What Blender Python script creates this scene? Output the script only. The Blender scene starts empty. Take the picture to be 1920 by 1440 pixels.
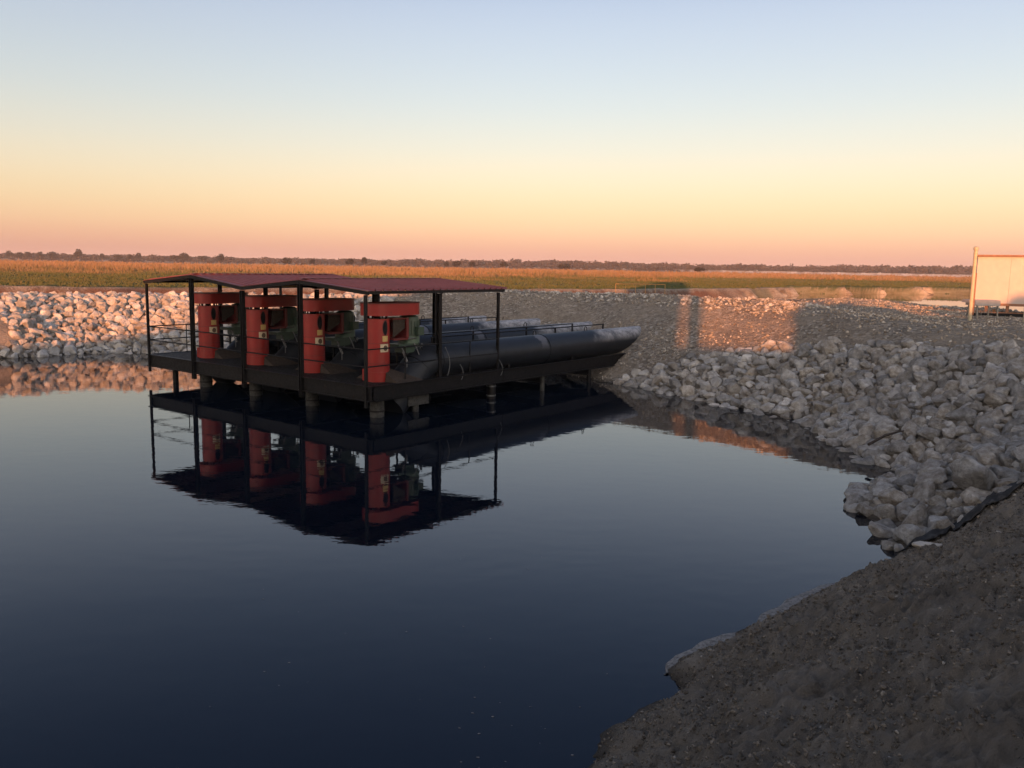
import bpy, math, random
import numpy as np
from mathutils import Vector, Matrix
C = bpy.context.scene
R = math.radians
rng = np.random.default_rng(7)
random.seed(7)

# ------------------------------------------------------------ camera
cd = bpy.data.cameras.new('camera'); cam = bpy.data.objects.new('camera', cd); C.collection.objects.link(cam)
cd.sensor_width = 36; cd.lens = 36*1600/1920; cd.clip_end = 30000; cd.clip_start = 0.05
PITCH = math.atan(221/1600)
cam.matrix_world = Matrix.Translation((0, 0, 4.5)) @ Matrix.Rotation(math.pi/2-PITCH, 4, 'X') @ Matrix.Rotation(R(1.0), 4, 'Z')
C.camera = cam
MCI = np.array(cam.matrix_world.inverted())
def project(P):
    P = np.asarray(P, float); q = P @ MCI[:3, :3].T + MCI[:3, 3]
    return 960-1600*q[..., 0]/q[..., 2], 720+1600*q[..., 1]/q[..., 2], -q[..., 2]

# ------------------------------------------------------------ sun
SUN_EL, SUN_AZ = 6.0, 12.0      # light travels toward +Y turned 12 degrees to +X
TAN = math.tan(R(SUN_EL)); SD = np.array([math.sin(R(SUN_AZ)), math.cos(R(SUN_AZ))]); SS = np.array([SD[1], -SD[0]])
sl = bpy.data.lights.new('sun', 'SUN'); sl.energy = 4.4; sl.angle = R(0.53); sl.color = (1.0, 0.34, 0.115)
so = bpy.data.objects.new('sun', sl); C.collection.objects.link(so)
so.rotation_euler = Vector((SD[0]*math.cos(R(SUN_EL)), SD[1]*math.cos(R(SUN_EL)), -math.sin(R(SUN_EL)))).to_track_quat('-Z', 'Y').to_euler()

# ------------------------------------------------------------ world
W = bpy.data.worlds.new('World'); C.world = W; W.use_nodes = True
nt = W.node_tree; nt.nodes.clear(); N = nt.nodes.new; L = nt.links.new
def srgb(r, g, b):
    f = lambda c: (c/255/12.92) if c/255 <= .04045 else ((c/255+.055)/1.055)**2.4
    return (f(r), f(g), f(b), 1)
out = N('ShaderNodeOutputWorld'); bg = N('ShaderNodeBackground'); bg2 = N('ShaderNodeBackground'); add = N('ShaderNodeAddShader')
sky = N('ShaderNodeTexSky'); sky.sky_type = 'NISHITA'; sky.sun_disc = False; sky.sun_elevation = R(SUN_EL); sky.sun_rotation = math.atan2(-SD[0], -SD[1])
sky.air_density = 1.0; sky.dust_density = 1.0
L(sky.outputs[0], bg2.inputs[0]); bg2.inputs[1].default_value = 0.012
tc = N('ShaderNodeTexCoord'); sp = N('ShaderNodeSeparateXYZ'); L(tc.outputs['Generated'], sp.inputs[0])
ramp = N('ShaderNodeValToRGB'); L(sp.outputs[2], ramp.inputs[0])
stops = [(-.02, (196, 142, 130)), (.008, (216, 158, 146)), (.024, (236, 176, 150)), (.042, (248, 199, 160)), (.066, (251, 216, 171)), (.096, (249, 227, 193)),
         (.130, (236, 228, 209)), (.176, (216, 222, 221)), (.230, (201, 211, 223)), (.285, (187, 199, 221)), (.36, (142, 162, 196)), (.46, (108, 130, 170)), (.6, (84, 106, 150)), (1.0, (120, 134, 165))]
ramp.color_ramp.interpolation = 'B_SPLINE'
el = ramp.color_ramp.elements
while len(el) > 1: el.remove(el[-1])
el[0].position = 0; el[0].color = srgb(*stops[0][1])
for z, c in stops[1:]:
    e = el.new(z); e.color = srgb(*c)
# brighter at the middle and right of the view than at the left
az = N('ShaderNodeMapRange'); L(sp.outputs[0], az.inputs[0])
az.inputs[1].default_value = -.6; az.inputs[2].default_value = 0.1; az.inputs[3].default_value = .84; az.inputs[4].default_value = 1.0; az.interpolation_type = 'SMOOTHSTEP'
mul = N('ShaderNodeVectorMath'); mul.operation = 'SCALE'; L(ramp.outputs[0], mul.inputs[0]); L(az.outputs[0], mul.inputs['Scale'])
# the glow on the sunward side, behind the camera
gl = N('ShaderNodeMapRange'); L(sp.outputs[1], gl.inputs[0]); gl.interpolation_type = 'SMOOTHSTEP'
gl.inputs[1].default_value = .15; gl.inputs[2].default_value = -.95; gl.inputs[3].default_value = 0; gl.inputs[4].default_value = 1.0
gr = N('ShaderNodeValToRGB'); L(sp.outputs[2], gr.inputs[0]); ge = gr.color_ramp.elements
ge[0].position = 0; ge[0].color = (3.4, 2.0, 1.05, 1); ge[1].position = 1; ge[1].color = (0, 0, 0, 1)
for z, c in ((.12, (3.0, 2.15, 1.4)), (.35, (1.7, 1.45, 1.15)), (.65, (.8, .75, .68))):
    e = ge.new(z); e.color = (*c, 1)
gm = N('ShaderNodeVectorMath'); gm.operation = 'SCALE'; L(gr.outputs[0], gm.inputs[0]); L(gl.outputs[0], gm.inputs['Scale'])
ga = N('ShaderNodeVectorMath'); ga.operation = 'ADD'; L(mul.outputs[0], ga.inputs[0]); L(gm.outputs[0], ga.inputs[1])
L(ga.outputs[0], bg.inputs[0]); bg.inputs[1].default_value = 0.50
L(bg.outputs[0], add.inputs[0]); L(bg2.outputs[0], add.inputs[1]); L(add.outputs[0], out.inputs[0])
C.view_settings.view_transform = 'Standard'; C.view_settings.look = 'None'; C.view_settings.exposure = 1.05; C.view_settings.gamma = 1
C.cycles.max_bounces = 6; C.cycles.volume_bounces = 0; C.cycles.use_denoising = True

# ------------------------------------------------------------ noise
def hash2(ix, iy, s):
    h = (ix.astype(np.int64)*374761393 + iy.astype(np.int64)*668265263 + s*974634777) & 0xffffffff
    h = ((h ^ (h >> 13))*1274126177) & 0xffffffff
    return ((h ^ (h >> 16)) & 0xffff)/65535.0
def vnoise(x, y, s=0):
    ix = np.floor(x); iy = np.floor(y); fx = x-ix; fy = y-iy
    fx = fx*fx*(3-2*fx); fy = fy*fy*(3-2*fy)
    a = hash2(ix, iy, s); b = hash2(ix+1, iy, s); c = hash2(ix, iy+1, s); d = hash2(ix+1, iy+1, s)
    return (a+(b-a)*fx)*(1-fy)+(c+(d-c)*fx)*fy
def fbm(x, y, o=4, s=0):
    r = 0; a = .5; t = 0
    for k in range(o):
        r = r+a*vnoise(x*2**k+k*17.3, y*2**k-k*9.1, s+k); t += a; a *= .5
    return r/t-.5
def sstep(a, b, x):
    t = np.clip((x-a)/(b-a), 0, 1); return t*t*(3-2*t)

# ------------------------------------------------------------ terrain shape
POND = np.array([(3.41,33.8),(4.98,32.5),(6.31,29.6),(7.6,27.6),(8.73,25.2),(8.75,21.29),(8.71,19.54),(9.11,19.05),(8.47,18.04),(7.89,17.57),(6.91,16.46),(6.61,15.7),
    (6.76,14.87),(6.28,13.27),(5.11,12.14),(4.67,11.8),(3.46,10.63),(2.85,10.11),(1.81,9.15),(1.78,8.6),(1.29,8.04),(.94,7.74),(.74,7.2),(.1,6.2),(-1.5,5.1),(-5,3.6),
    (-12,2.5),(-25,3),(-36,8),(-40,20),(-37,32),(-30,37.0),(-25.5,38.6),(-22.6,38.5),(-21.6,39.6),(-20.9,40.6),(-17.9,41.5),(-13,41.7),(-8,41),(-4,40),(0,37.8),(2.2,35.4)])
def segdist(P, poly, closed):
    n = len(poly); d = np.full(P.shape[0], 1e9); side = np.zeros(P.shape[0])
    for i in range(n if closed else n-1):
        a = poly[i]; b = poly[(i+1) % n]; ab = b-a; ap = P-a
        t = np.clip((ap@ab)/(ab@ab), 0, 1); q = ap-t[:, None]*ab; dd = np.hypot(q[:, 0], q[:, 1])
        cr = ab[0]*ap[:, 1]-ab[1]*ap[:, 0]
        m = dd < d-1e-9; d[m] = dd[m]; side[m] = np.sign(cr[m])
    return d, side
def inside(P, poly):
    n = len(poly); c = np.zeros(P.shape[0], bool)
    for i in range(n):
        a = poly[i]; b = poly[(i+1) % n]
        m = (a[1] > P[:, 1]) != (b[1] > P[:, 1])
        xi = a[0]+(P[:, 1]-a[1])*(b[0]-a[0])/(b[1]-a[1]+1e-12)
        c ^= m & (P[:, 0] < xi)
    return c
FAR = np.array([(-400,-95),(-150,22),(-43,72),(0,91),(22,106),(43,128),(55,140),(72,147),(110,160),(400,260)], float)      # edge of the field
NEAR = np.array([(-400,-110),(-150,5),(-60,52),(-43,60),(0,76),(20,89),(33,106),(41,112),(47.5,108),(47,92),(44,78),(42.5,66),(60,49),(84,38),(120,20),(400,-40)], float)
CANAL = 1.0; FIELD = 2.1
def terrain(x, y, detail=True):
    P = np.stack([x, y], 1)
    d, _ = segdist(P, POND, True); ins = inside(P, POND); d = np.where(ins, -d, d)
    jag = fbm(x*.6, y*.6, 4, 3)*.9*sstep(12, 16, y)+fbm(x*1.6, y*1.6, 3, 5)*.22
    dj = d+jag*np.clip(1-np.abs(d)/3, 0, 1)*.8
    fore = 1-sstep(11.5, 14.5, y-x*.1)                       # the near dirt bank
    slope = .5+.06*fore
    crest = 3.36-.70*sstep(10, 16.5, x)-.86*sstep(-2, -13, x)
    crest = crest+(2.85-crest)*fore
    # canal side
    nd, ns = segdist(P, NEAR, False); n = -nd*ns             # >0 on the pond side
    ns_slope = .42+(.058-.42)*sstep(14, 30, x-.0*y)
    land = CANAL+np.minimum(n, 60)*ns_slope
    bs = sstep(10, 19, x-.25*(y-40)); back = 3.75-(.42+(.04-.42)*bs)*(d-7.7)
    back = np.maximum(back, 1.25+.5*bs)
    land = np.where(y > 30, np.minimum(land, back), land)
    k = .35
    h = -k*np.log(np.exp(-np.clip(slope*dj, -5, 40)/k)+np.exp(-crest/k)+np.exp(-np.clip(land, -5, 20)/k))
    h = np.maximum(h, -1.6)
    fd, fs = segdist(P, FAR, False); e = fd*fs               # >0 in the field
    sa = x*.86+y*.3+fbm(x*.06, y*.06, 2, 11)*14
    gully = (1-np.abs(np.mod(sa*.085, 1)*2-1)**1.5)*9.5*sstep(30, 46, x)+fbm(x*.3, y*.3, 3, 12)*3.0
    eg = e-gully+1.0
    bank = np.clip(FIELD+eg*.75, -1.0, FIELD)
    h = np.where(e > -25, np.maximum(h, bank), h)
    if detail:
        a = np.clip(d, 0, 1)
        onf = sstep(-1, 3, e)
        h = h+fbm(x*.35, y*.35, 3, 21)*.22*a*(1-onf)*(1-fore)
        h = h+fbm(x*2.2, y*2.2, 3, 22)*.10*a*(1-onf)
        h = h+onf*(fbm(x*.02, y*.02, 3, 23)*.4-.02)
        # clods, tracks and ridges of the raked dirt bank
        f = fore*np.clip(d+.3, 0, 1)*(np.abs(x) < 30)*(y < 30)
        u = x*.8+y*.6; v = -x*.6+y*.8
        h = h+f*(fbm(x*1.1, y*1.1, 4, 31)*.34+(.5-np.abs(fbm(u*1.4, v*6, 3, 32))*2)*(.05+.16*sstep(.0, .15, fbm(x*.4, y*.4, 2, 36)))+(fbm(x*7, y*7, 3, 33))*.19+fbm(x*16, y*16, 2, 34)*.13+np.abs(fbm(x*10, y*10, 2, 37))*.13)
        m = np.exp(-(((x+25.0)/2.0)**2+((y-39.6)/1.5)**2)); h = h+m*1.1
        led = f*np.exp(-((d-.25)/.3)**2)*(fbm(x*2.5, y*2.5, 3, 35)+.2)*.35; h = h+led
    return h, d, n, e, fore
def height(x, y):
    return float(terrain(np.array([float(x)]), np.array([float(y)]))[0][0])

# ------------------------------------------------------------ helpers
def link(o, parent=None):
    C.collection.objects.link(o)
    if parent is not None: o.parent = parent
    return o
def tag(o, label, cat, group=None, kind=None):
    o['label'] = label
    if cat: o['category'] = cat
    if group: o['group'] = group
    if kind: o['kind'] = kind
    return o
def empty(name, loc=(0, 0, 0), rz=0):
    o = bpy.data.objects.new(name, None); o.location = loc; o.rotation_euler = (0, 0, rz); o.empty_display_size = .3
    return link(o)
def npmesh(name, V, F, mat, parent=None, smooth=False, k=None):
    """V (n,3), F (m,k) arrays -> one mesh object"""
    me = bpy.data.meshes.new(name); V = np.asarray(V, np.float32); F = np.asarray(F, np.int32); m, k = F.shape
    me.vertices.add(len(V)); me.vertices.foreach_set('co', V.ravel())
    me.loops.add(m*k); me.loops.foreach_set('vertex_index', F.ravel())
    me.polygons.add(m); me.polygons.foreach_set('loop_start', np.arange(0, m*k, k, dtype=np.int32))
    me.polygons.foreach_set('use_smooth', np.full(m, smooth)); me.update(calc_edges=True); me.validate()
    if mat: me.materials.append(mat)
    return link(bpy.data.objects.new(name, me), parent)
class MB:
    def __init__(s): s.v = []; s.f = []
    def box(s, a, b):
        (x0, y0, z0), (x1, y1, z1) = a, b; n = len(s.v)
        s.v += [(x0,y0,z0),(x1,y0,z0),(x1,y1,z0),(x0,y1,z0),(x0,y0,z1),(x1,y0,z1),(x1,y1,z1),(x0,y1,z1)]
        s.f += [tuple(n+i for i in q) for q in ((0,3,2,1),(4,5,6,7),(0,1,5,4),(1,2,6,5),(2,3,7,6),(3,0,4,7))]; return s
    def bar(s, a, b, w, h=None):
        h = h or w; a = Vector(a); b = Vector(b); d = (b-a).normalized(); up = Vector((0,0,1)) if abs(d.z) < .95 else Vector((1,0,0))
        x = d.cross(up).normalized()*w/2; y = x.cross(d).normalized()*h/2; n = len(s.v)
        for p in (a, b): s.v += [tuple(p-x-y), tuple(p+x-y), tuple(p+x+y), tuple(p-x+y)]
        s.f += [tuple(n+i for i in q) for q in ((0,3,2,1),(4,5,6,7),(0,1,5,4),(1,2,6,5),(2,3,7,6),(3,0,4,7))]; return s
    def tube(s, pts, r, n=12, cap=True):
        pts = [Vector(p) for p in pts]; rr = r if isinstance(r, (list, tuple)) else [r]*len(pts); rings = []
        ref = None
        for i, p in enumerate(pts):
            d = (pts[min(i+1, len(pts)-1)]-pts[max(i-1, 0)]).normalized()
            if ref is None: ref = Vector((0,0,1)) if abs(d.z) < .9 else Vector((1,0,0))
            x = d.cross(ref).normalized(); y = x.cross(d).normalized(); ref = y
            b = len(s.v); rings.append(b)
            for k in range(n):
                t = 2*math.pi*k/n; s.v.append(tuple(p+(x*math.cos(t)+y*math.sin(t))*rr[i]))
        for a, b in zip(rings, rings[1:]):
            for k in range(n): s.f.append((a+k, a+(k+1) % n, b+(k+1) % n, b+k))
        if cap: s.f.append(tuple(rings[0]+k for k in reversed(range(n)))); s.f.append(tuple(rings[-1]+k for k in range(n)))
        return s
    def prism(s, poly, z0, z1):
        n = len(s.v); m = len(poly)
        s.v += [(x, y, z0) for x, y in poly]+[(x, y, z1) for x, y in poly]
        s.f += [tuple(n+i for i in reversed(range(m))), tuple(n+m+i for i in range(m))]
        s.f += [(n+i, n+(i+1) % m, n+m+(i+1) % m, n+m+i) for i in range(m)]; return s
    def build(s, name, mat, parent=None, smooth=False, bevel=0):
        me = bpy.data.meshes.new(name); me.from_pydata(s.v, [], s.f); me.update()
        if mat: me.materials.append(mat)
        o = link(bpy.data.objects.new(name, me), parent)
        if smooth:
            me.polygons.foreach_set('use_smooth', [len(p.vertices) < 5 for p in me.polygons]); 
            md = o.modifiers.new('es', 'EDGE_SPLIT'); md.split_angle = R(40)
        if bevel:
            b = o.modifiers.new('bevel', 'BEVEL'); b.width = bevel; b.segments = 2
        return o

# ------------------------------------------------------------ materials
def material(name): 
    m = bpy.data.materials.new(name); m.use_nodes = True; t = m.node_tree; b = t.nodes['Principled BSDF']; return m, t, b
def mixc(t, fac, a, b):
    n = t.nodes.new('ShaderNodeMix'); n.data_type = 'RGBA'
    for s, v in ((0, fac), (6, a), (7, b)):
        if hasattr(v, 'type') and hasattr(v, 'node'): t.links.new(v, n.inputs[s])
        else: n.inputs[s].default_value = v if s == 0 else (*v, 1)[:4]
    return n.outputs[2]
def coords(t, kind='Object', scale=None):
    c = t.nodes.new('ShaderNodeTexCoord'); o = c.outputs[kind]
    if scale:
        m = t.nodes.new('ShaderNodeMapping'); m.inputs['Scale'].default_value = scale; t.links.new(o, m.inputs[0]); o = m.outputs[0]
    return o
def noise(t, co, scale, detail=4, rough=.6):
    n = t.nodes.new('ShaderNodeTexNoise'); t.links.new(co, n.inputs['Vector']); n.inputs['Scale'].default_value = scale; n.inputs['Detail'].default_value = detail; n.inputs['Roughness'].default_value = rough
    return n.outputs['Fac']
def voro(t, co, scale, feature='F1', out='Distance'):
    n = t.nodes.new('ShaderNodeTexVoronoi'); n.feature = feature; t.links.new(co, n.inputs['Vector']); n.inputs['Scale'].default_value = scale
    return n.outputs[out]
def rmp(t, fac, stops):
    n = t.nodes.new('ShaderNodeValToRGB'); t.links.new(fac, n.inputs[0]); e = n.color_ramp.elements
    e[0].position = stops[0][0]; e[0].color = (*stops[0][1], 1) if not isinstance(stops[0][1], (int, float)) else (stops[0][1],)*3+(1,)
    e[1].position = stops[-1][0]; e[1].color = (*stops[-1][1], 1) if not isinstance(stops[-1][1], (int, float)) else (stops[-1][1],)*3+(1,)
    for p, c in stops[1:-1]:
        q = e.new(p); q.color = (*c, 1) if not isinstance(c, (int, float)) else (c,)*3+(1,)
    return n.outputs[0]
def bump(t, b, h, strength, dist=.02):
    n = t.nodes.new('ShaderNodeBump'); n.inputs['Strength'].default_value = strength; n.inputs['Distance'].default_value = dist
    t.links.new(h, n.inputs['Height']); t.links.new(n.outputs[0], b.inputs['Normal']); return n
def math_(t, op, a, b):
    n = t.nodes.new('ShaderNodeMath'); n.operation = op
    for i, v in enumerate((a, b)):
        if hasattr(v, 'node'): t.links.new(v, n.inputs[i])
        else: n.inputs[i].default_value = v
    return n.outputs[0]
def paint(name, col, var=.25, rough=.55, metal=0, nscale=3, bstr=.15, rust=None, rustamt=.5):
    m, t, b = material(name); co = coords(t)
    dark = tuple(c*(1-var) for c in col); lite = tuple(min(1, c*(1+var)) for c in col)
    c = rmp(t, noise(t, co, nscale, 6), [(.3, dark), (.7, lite)])
    if rust:
        f = rmp(t, noise(t, co, nscale*1.7, 8, .7), [(rustamt, 0.), (rustamt+.1, 1.)]); c = mixc(t, f, c, rust)
    t.links.new(c, b.inputs['Base Color']); b.inputs['Roughness'].default_value = rough; b.inputs['Metallic'].default_value = metal
    r = rmp(t, noise(t, co, nscale*3, 5), [(.3, rough*.8), (.7, min(1, rough*1.25))]); t.links.new(r, b.inputs['Roughness'])
    bump(t, b, noise(t, co, nscale*6, 6, .7), bstr, .01)
    if max(col) < .03: b.inputs['Specular IOR Level'].default_value = .22
    return m
M = {}
M['steel'] = paint('black_steel', (.006, .005, .005), .4, .55, .0, 4, .2, (.022, .012, .009), .58)
M['deck'] = paint('deck_plate', (.007, .006, .006), .5, .7, 0, 3, .25, (.018, .012, .010), .56)
M['red'] = paint('red_paint', (.24, .010, .006), .16, .45, 0, 2, .06, (.09, .012, .01), .62)
M['redframe'] = paint('red_frame', (.11, .010, .008), .2, .5, 0, 4, .1)
M['green'] = paint('green_paint', (.030, .052, .034), .2, .5, 0, 4, .1)
M['greenlight'] = paint('light_green_paint', (.075, .12, .085), .2, .5, 0, 4, .1)
M['dark'] = paint('dark_cavity', (.006, .006, .007), .3, .8)
M['brown'] = paint('rusty_plate', (.03, .019, .012), .35, .8, 0, 4, .3)
M['roof'] = paint('maroon_roof', (.18, .040, .037), .15, .45, 0, 1.2, .03, (.11, .04, .035), .6)
M['galv'] = paint('galvanised', (.16, .165, .165), .2, .4, .6, 8, .1)
M['pale'] = paint('pale_pile', (.045, .043, .038), .4, .8, 0, 5, .2, (.018, .016, .014), .5)
M['cable'] = paint('cable_grey', (.12, .12, .12), .2, .6)
M['sticker'] = paint('yellow_sticker', (.46, .32, .11), .15, .5, 0, 20, .0, (.3, .19, .05), .6)
M['stickerw'] = paint('cream_sticker', (.50, .41, .27), .15, .5, 0, 20, .0)
M['emblem'] = paint('dark_emblem', (.09, .05, .03), .6, .6, 0, 30, .0)
M['white'] = paint('white_wall', (.40, .335, .31), .05, .5, 0, 1.5, .02)
M['trim'] = paint('rust_trim', (.20, .09, .05), .2, .6, 0, 5, .1)
M['pole'] = paint('buff_pole', (.38, .33, .22), .12, .5, .0, 6, .05)
M['greypaint'] = paint('grey_steel', (.30, .28, .27), .15, .6, 0, 5, .1)
M['yellowrail'] = paint('yellow_rail', (.30, .16, .05), .15, .6, 0, 5, .05)
M['blocker'] = paint('blocker_grey', (.3, .3, .3), .1, .6)  # plain grey for the unseen light blockers

def rock_mat():
    m, t, b = material('limestone'); co = coords(t)
    oi = t.nodes.new('ShaderNodeObjectInfo'); 
    n1 = noise(t, co, 1.6, 8, .65)
    c = rmp(t, n1, [(.25, (.14, .122, .105)), (.45, (.285, .263, .238)), (.62, (.43, .41, .385)), (.8, (.60, .585, .565))])
    c2 = mixc(t, rmp(t, noise(t, co, 9, 6, .7), [(.56, 0.), (.66, .55)]), c, (.20, .165, .12))
    hs = t.nodes.new('ShaderNodeHueSaturation'); t.links.new(c2, hs.inputs['Color'])
    geo = t.nodes.new('ShaderNodeNewGeometry'); rr = math_(t, 'FRACT', math_(t, 'ADD', oi.outputs['Random'], geo.outputs['Random Per Island']), 0.)
    mr = t.nodes.new('ShaderNodeMapRange'); t.links.new(rr, mr.inputs[0]); mr.inputs[3].default_value = .78; mr.inputs[4].default_value = 1.45; t.links.new(mr.outputs[0], hs.inputs['Value'])
    r2 = math_(t, 'FRACT', math_(t, 'MULTIPLY', rr, 7.31), 0.)
    mr2 = t.nodes.new('ShaderNodeMapRange'); t.links.new(r2, mr2.inputs[0]); mr2.inputs[3].default_value = .6; mr2.inputs[4].default_value = 1.5; t.links.new(mr2.outputs[0], hs.inputs['Saturation'])
    t.links.new(hs.outputs[0], b.inputs['Base Color']); b.inputs['Roughness'].default_value = .9; b.inputs['Specular IOR Level'].default_value = .25
    h = math_(t, 'ADD', math_(t, 'MULTIPLY', noise(t, co, 6, 10, .78), 1.), math_(t, 'MULTIPLY', voro(t, co, 9), .3))
    bump(t, b, h, 1.0, .10); return m
M['rock'] = rock_mat()

def ground_mat():
    m, t, b = material('ground_soils'); co = coords(t)
    at = t.nodes.new('ShaderNodeAttribute'); at.attribute_name = 'zones'; sep = t.nodes.new('ShaderNodeSeparateColor'); t.links.new(at.outputs['Color'], sep.inputs[0])
    # gravel
    vc = t.nodes.new('ShaderNodeTexVoronoi'); t.links.new(co, vc.inputs['Vector']); vc.inputs['Scale'].default_value = 9
    vs = t.nodes.new('ShaderNodeSeparateColor'); t.links.new(vc.outputs['Color'], vs.inputs[0])
    cell = rmp(t, vs.outputs[0], [(0, (.12, .10, .08)), (.5, (.24, .205, .165)), (.85, (.34, .30, .25)), (1, (.48, .44, .39))])
    base = rmp(t, noise(t, co, .9, 6), [(.3, (.26, .208, .155)), (.7, (.38, .31, .235))])
    gmask = rmp(t, noise(t, coords(t, 'Object', (1, 1, 1)), .35, 4), [(.4, .25), (.6, .85)])
    grav = mixc(t, gmask, base, cell)
    # dirt
    d1 = rmp(t, noise(t, co, 1.3, 10, .7), [(.3, (.12, .103, .084)), (.5, (.29, .253, .21)), (.72, (.44, .39, .33))])
    d2 = mixc(t, rmp(t, noise(t, co, 14, 8, .75), [(.42, 0.), (.62, .8)]), d1, (.27, .23, .185))
    spk = t.nodes.new('ShaderNodeTexVoronoi'); t.links.new(co, spk.inputs['Vector']); spk.inputs['Scale'].default_value = 26
    ss = t.nodes.new('ShaderNodeSeparateColor'); t.links.new(spk.outputs['Color'], ss.inputs[0])
    d3 = mixc(t, math_(t, 'MULTIPLY', math_(t, 'GREATER_THAN', ss.outputs[0], .975), math_(t, 'LESS_THAN', spk.outputs['Distance'], .35)), d2, (.24, .215, .18))
    d4 = mixc(t, rmp(t, noise(t, coords(t, 'Object', (.6, 2.2, 1)), 1.0, 5), [(.58, 0.), (.75, .5)]), d3, (.13, .115, .098))
    # field
    sx = t.nodes.new('ShaderNodeSeparateXYZ'); t.links.new(co, sx.inputs[0])
    fn = noise(t, coords(t, 'Object', (.35, 1, 1)), .05, 6, .7)
    far = t.nodes.new('ShaderNodeAttribute'); far.attribute_name = 'fielddist'
    k = math_(t, 'ADD', far.outputs['Fac'], math_(t, 'MULTIPLY', math_(t, 'SUBTRACT', fn, .5), 1.1))
    fld = rmp(t, k, [(.0, (.045, .07, .024)), (.40, (.06, .078, .026)), (.55, (.095, .09, .045)), (.72, (.19, .125, .075)), (1.0, (.24, .165, .11))])
    fld = mixc(t, rmp(t, noise(t, co, .6, 6, .7), [(.4, 0.), (.7, .5)]), fld, (.06, .07, .025))
    sand = rmp(t, noise(t, coords(t, 'Object', (1, 1, 3)), .35, 8, .65), [(.36, (.16, .11, .07)), (.5, (.34, .27, .2)), (.65, (.50, .43, .34))])
    c = mixc(t, sep.outputs[1], grav, d4); c = mixc(t, sep.outputs[2], c, fld)
    al = t.nodes.new('ShaderNodeAttribute'); al.attribute_name = 'sand'
    c = mixc(t, al.outputs['Fac'], c, sand)
    wt = t.nodes.new('ShaderNodeAttribute'); wt.attribute_name = 'redsoil'; c = mixc(t, wt.outputs['Fac'], c, (.13, .062, .038))
    wet = rmp(t, sx.outputs[2], [(0, 1.), (.09, 0.)])
    wm = t.nodes.new('ShaderNodeMapRange'); t.links.new(sx.outputs[2], wm.inputs[0]); wm.inputs[1].default_value = .0; wm.inputs[2].default_value = .16; wm.inputs[3].default_value = .8; wm.inputs[4].default_value = 0
    c = mixc(t, wm.outputs[0], c, (.022, .018, .015))
    t.links.new(c, b.inputs['Base Color']); b.inputs['Roughness'].default_value = .95; b.inputs['Specular IOR Level'].default_value = .15
    h = math_(t, 'ADD', math_(t, 'ADD', math_(t, 'MULTIPLY', noise(t, co, 5, 12, .8), 1.), math_(t, 'MULTIPLY', noise(t, co, 32, 6, .8), .35)), math_(t, 'MULTIPLY', vc.outputs['Distance'], -.4))
    bump(t, b, h, 1.0, .16); return m
M['ground'] = ground_mat()
def water_mat(name, col, rip):
    m, t, b = material(name); b.inputs['Base Color'].default_value = (*col, 1); b.inputs['Roughness'].default_value = .012; b.inputs['IOR'].default_value = 1.33
    co = coords(t, 'Object', (1, 1.6, 1)); h = math_(t, 'ADD', noise(t, co, 2.2, 3, .5), math_(t, 'MULTIPLY', noise(t, co, .5, 2), 1.5))
    bump(t, b, h, rip, .02); return m
M['water'] = water_mat('pond_water', (.0024, .0048, .010), .07)
M['canalwater'] = water_mat('canal_water', (.02, .017, .013), .03)
def leaf_mat(name, a, bcol):
    m, t, b = material(name); co = coords(t)
    c = rmp(t, noise(t, co, .6, 5, .7), [(.3, a), (.7, bcol)]); t.links.new(c, b.inputs['Base Color']); b.inputs['Roughness'].default_value = .8; b.inputs['Specular IOR Level'].default_value = .1
    return m
M['leaf'] = leaf_mat('tree_leaves', (.008, .009, .007), (.036, .030, .019))
M['bark'] = leaf_mat('bark', (.16, .11, .08), (.25, .18, .13))
M['woods'] = leaf_mat('hazed_wood_leaves', (.028, .026, .025), (.07, .055, .045))  # leaf colour paled to put some mist into the far wood
def grass_mat():
    m, t, b = material('grass_blades'); co = coords(t); a = t.nodes.new('ShaderNodeAttribute'); a.attribute_name = 'dry'
    c = mixc(t, a.outputs['Fac'], (.045, .065, .028), (.22, .135, .08)); c = mixc(t, rmp(t, noise(t, co, .3, 4), [(.35, 0.), (.65, .5)]), c, (.10, .085, .03))
    t.links.new(c, b.inputs['Base Color']); b.inputs['Roughness'].default_value = .9; b.inputs['Specular IOR Level'].default_value = .1; return m
M['grass'] = grass_mat()

# ------------------------------------------------------------ ground sheet
def axis(segs):
    r = []
    for a, b, s in segs: r.append(np.arange(a, b-1e-6, s))
    return np.concatenate(r+[np.array([segs[-1][1]])])
geo_out = np.array([180, 230, 300, 400, 550, 750, 1000, 1500, 2500, 4000, 7000, 12000.])
gx = np.concatenate([-geo_out[::-1], axis([(-150,-45,1.5),(-45,-28,.5),(-28,.5,.3),(.5,9.5,.03),(9.5,11,.08),(11,20,.12),(20,42,.45),(42,90,.35),(90,150,1.2)]), geo_out])
gy = np.concatenate([-geo_out[::-1], axis([(-150,-20,5),(-20,2,.4),(2,14,.03),(14,15,.06),(15,22,.1),(22,50,.22),(50,112,.8),(112,156,.35),(156,160,1)]), geo_out])
GX, GY = np.meshgrid(gx, gy); X = GX.ravel(); Y = GY.ravel()
H, D, NN, EE, FO = terrain(X, Y)
nx, ny = len(gx), len(gy); idx = np.arange(nx*ny).reshape(ny, nx)
F = np.stack([idx[:-1, :-1], idx[:-1, 1:], idx[1:, 1:], idx[1:, :-1]], -1).reshape(-1, 4)
ground = npmesh('ground', np.stack([X, Y, H], 1), F, M['ground'], smooth=True)
tag(ground, 'dark dirt bank, gravel embankment and flat field around the pond', 'ground', kind='structure')
onf = sstep(-.5, 1.0, EE+fbm(X*.2, Y*.2, 3, 41)*3)
canalside = sstep(1.6, 0, NN)*0
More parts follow.
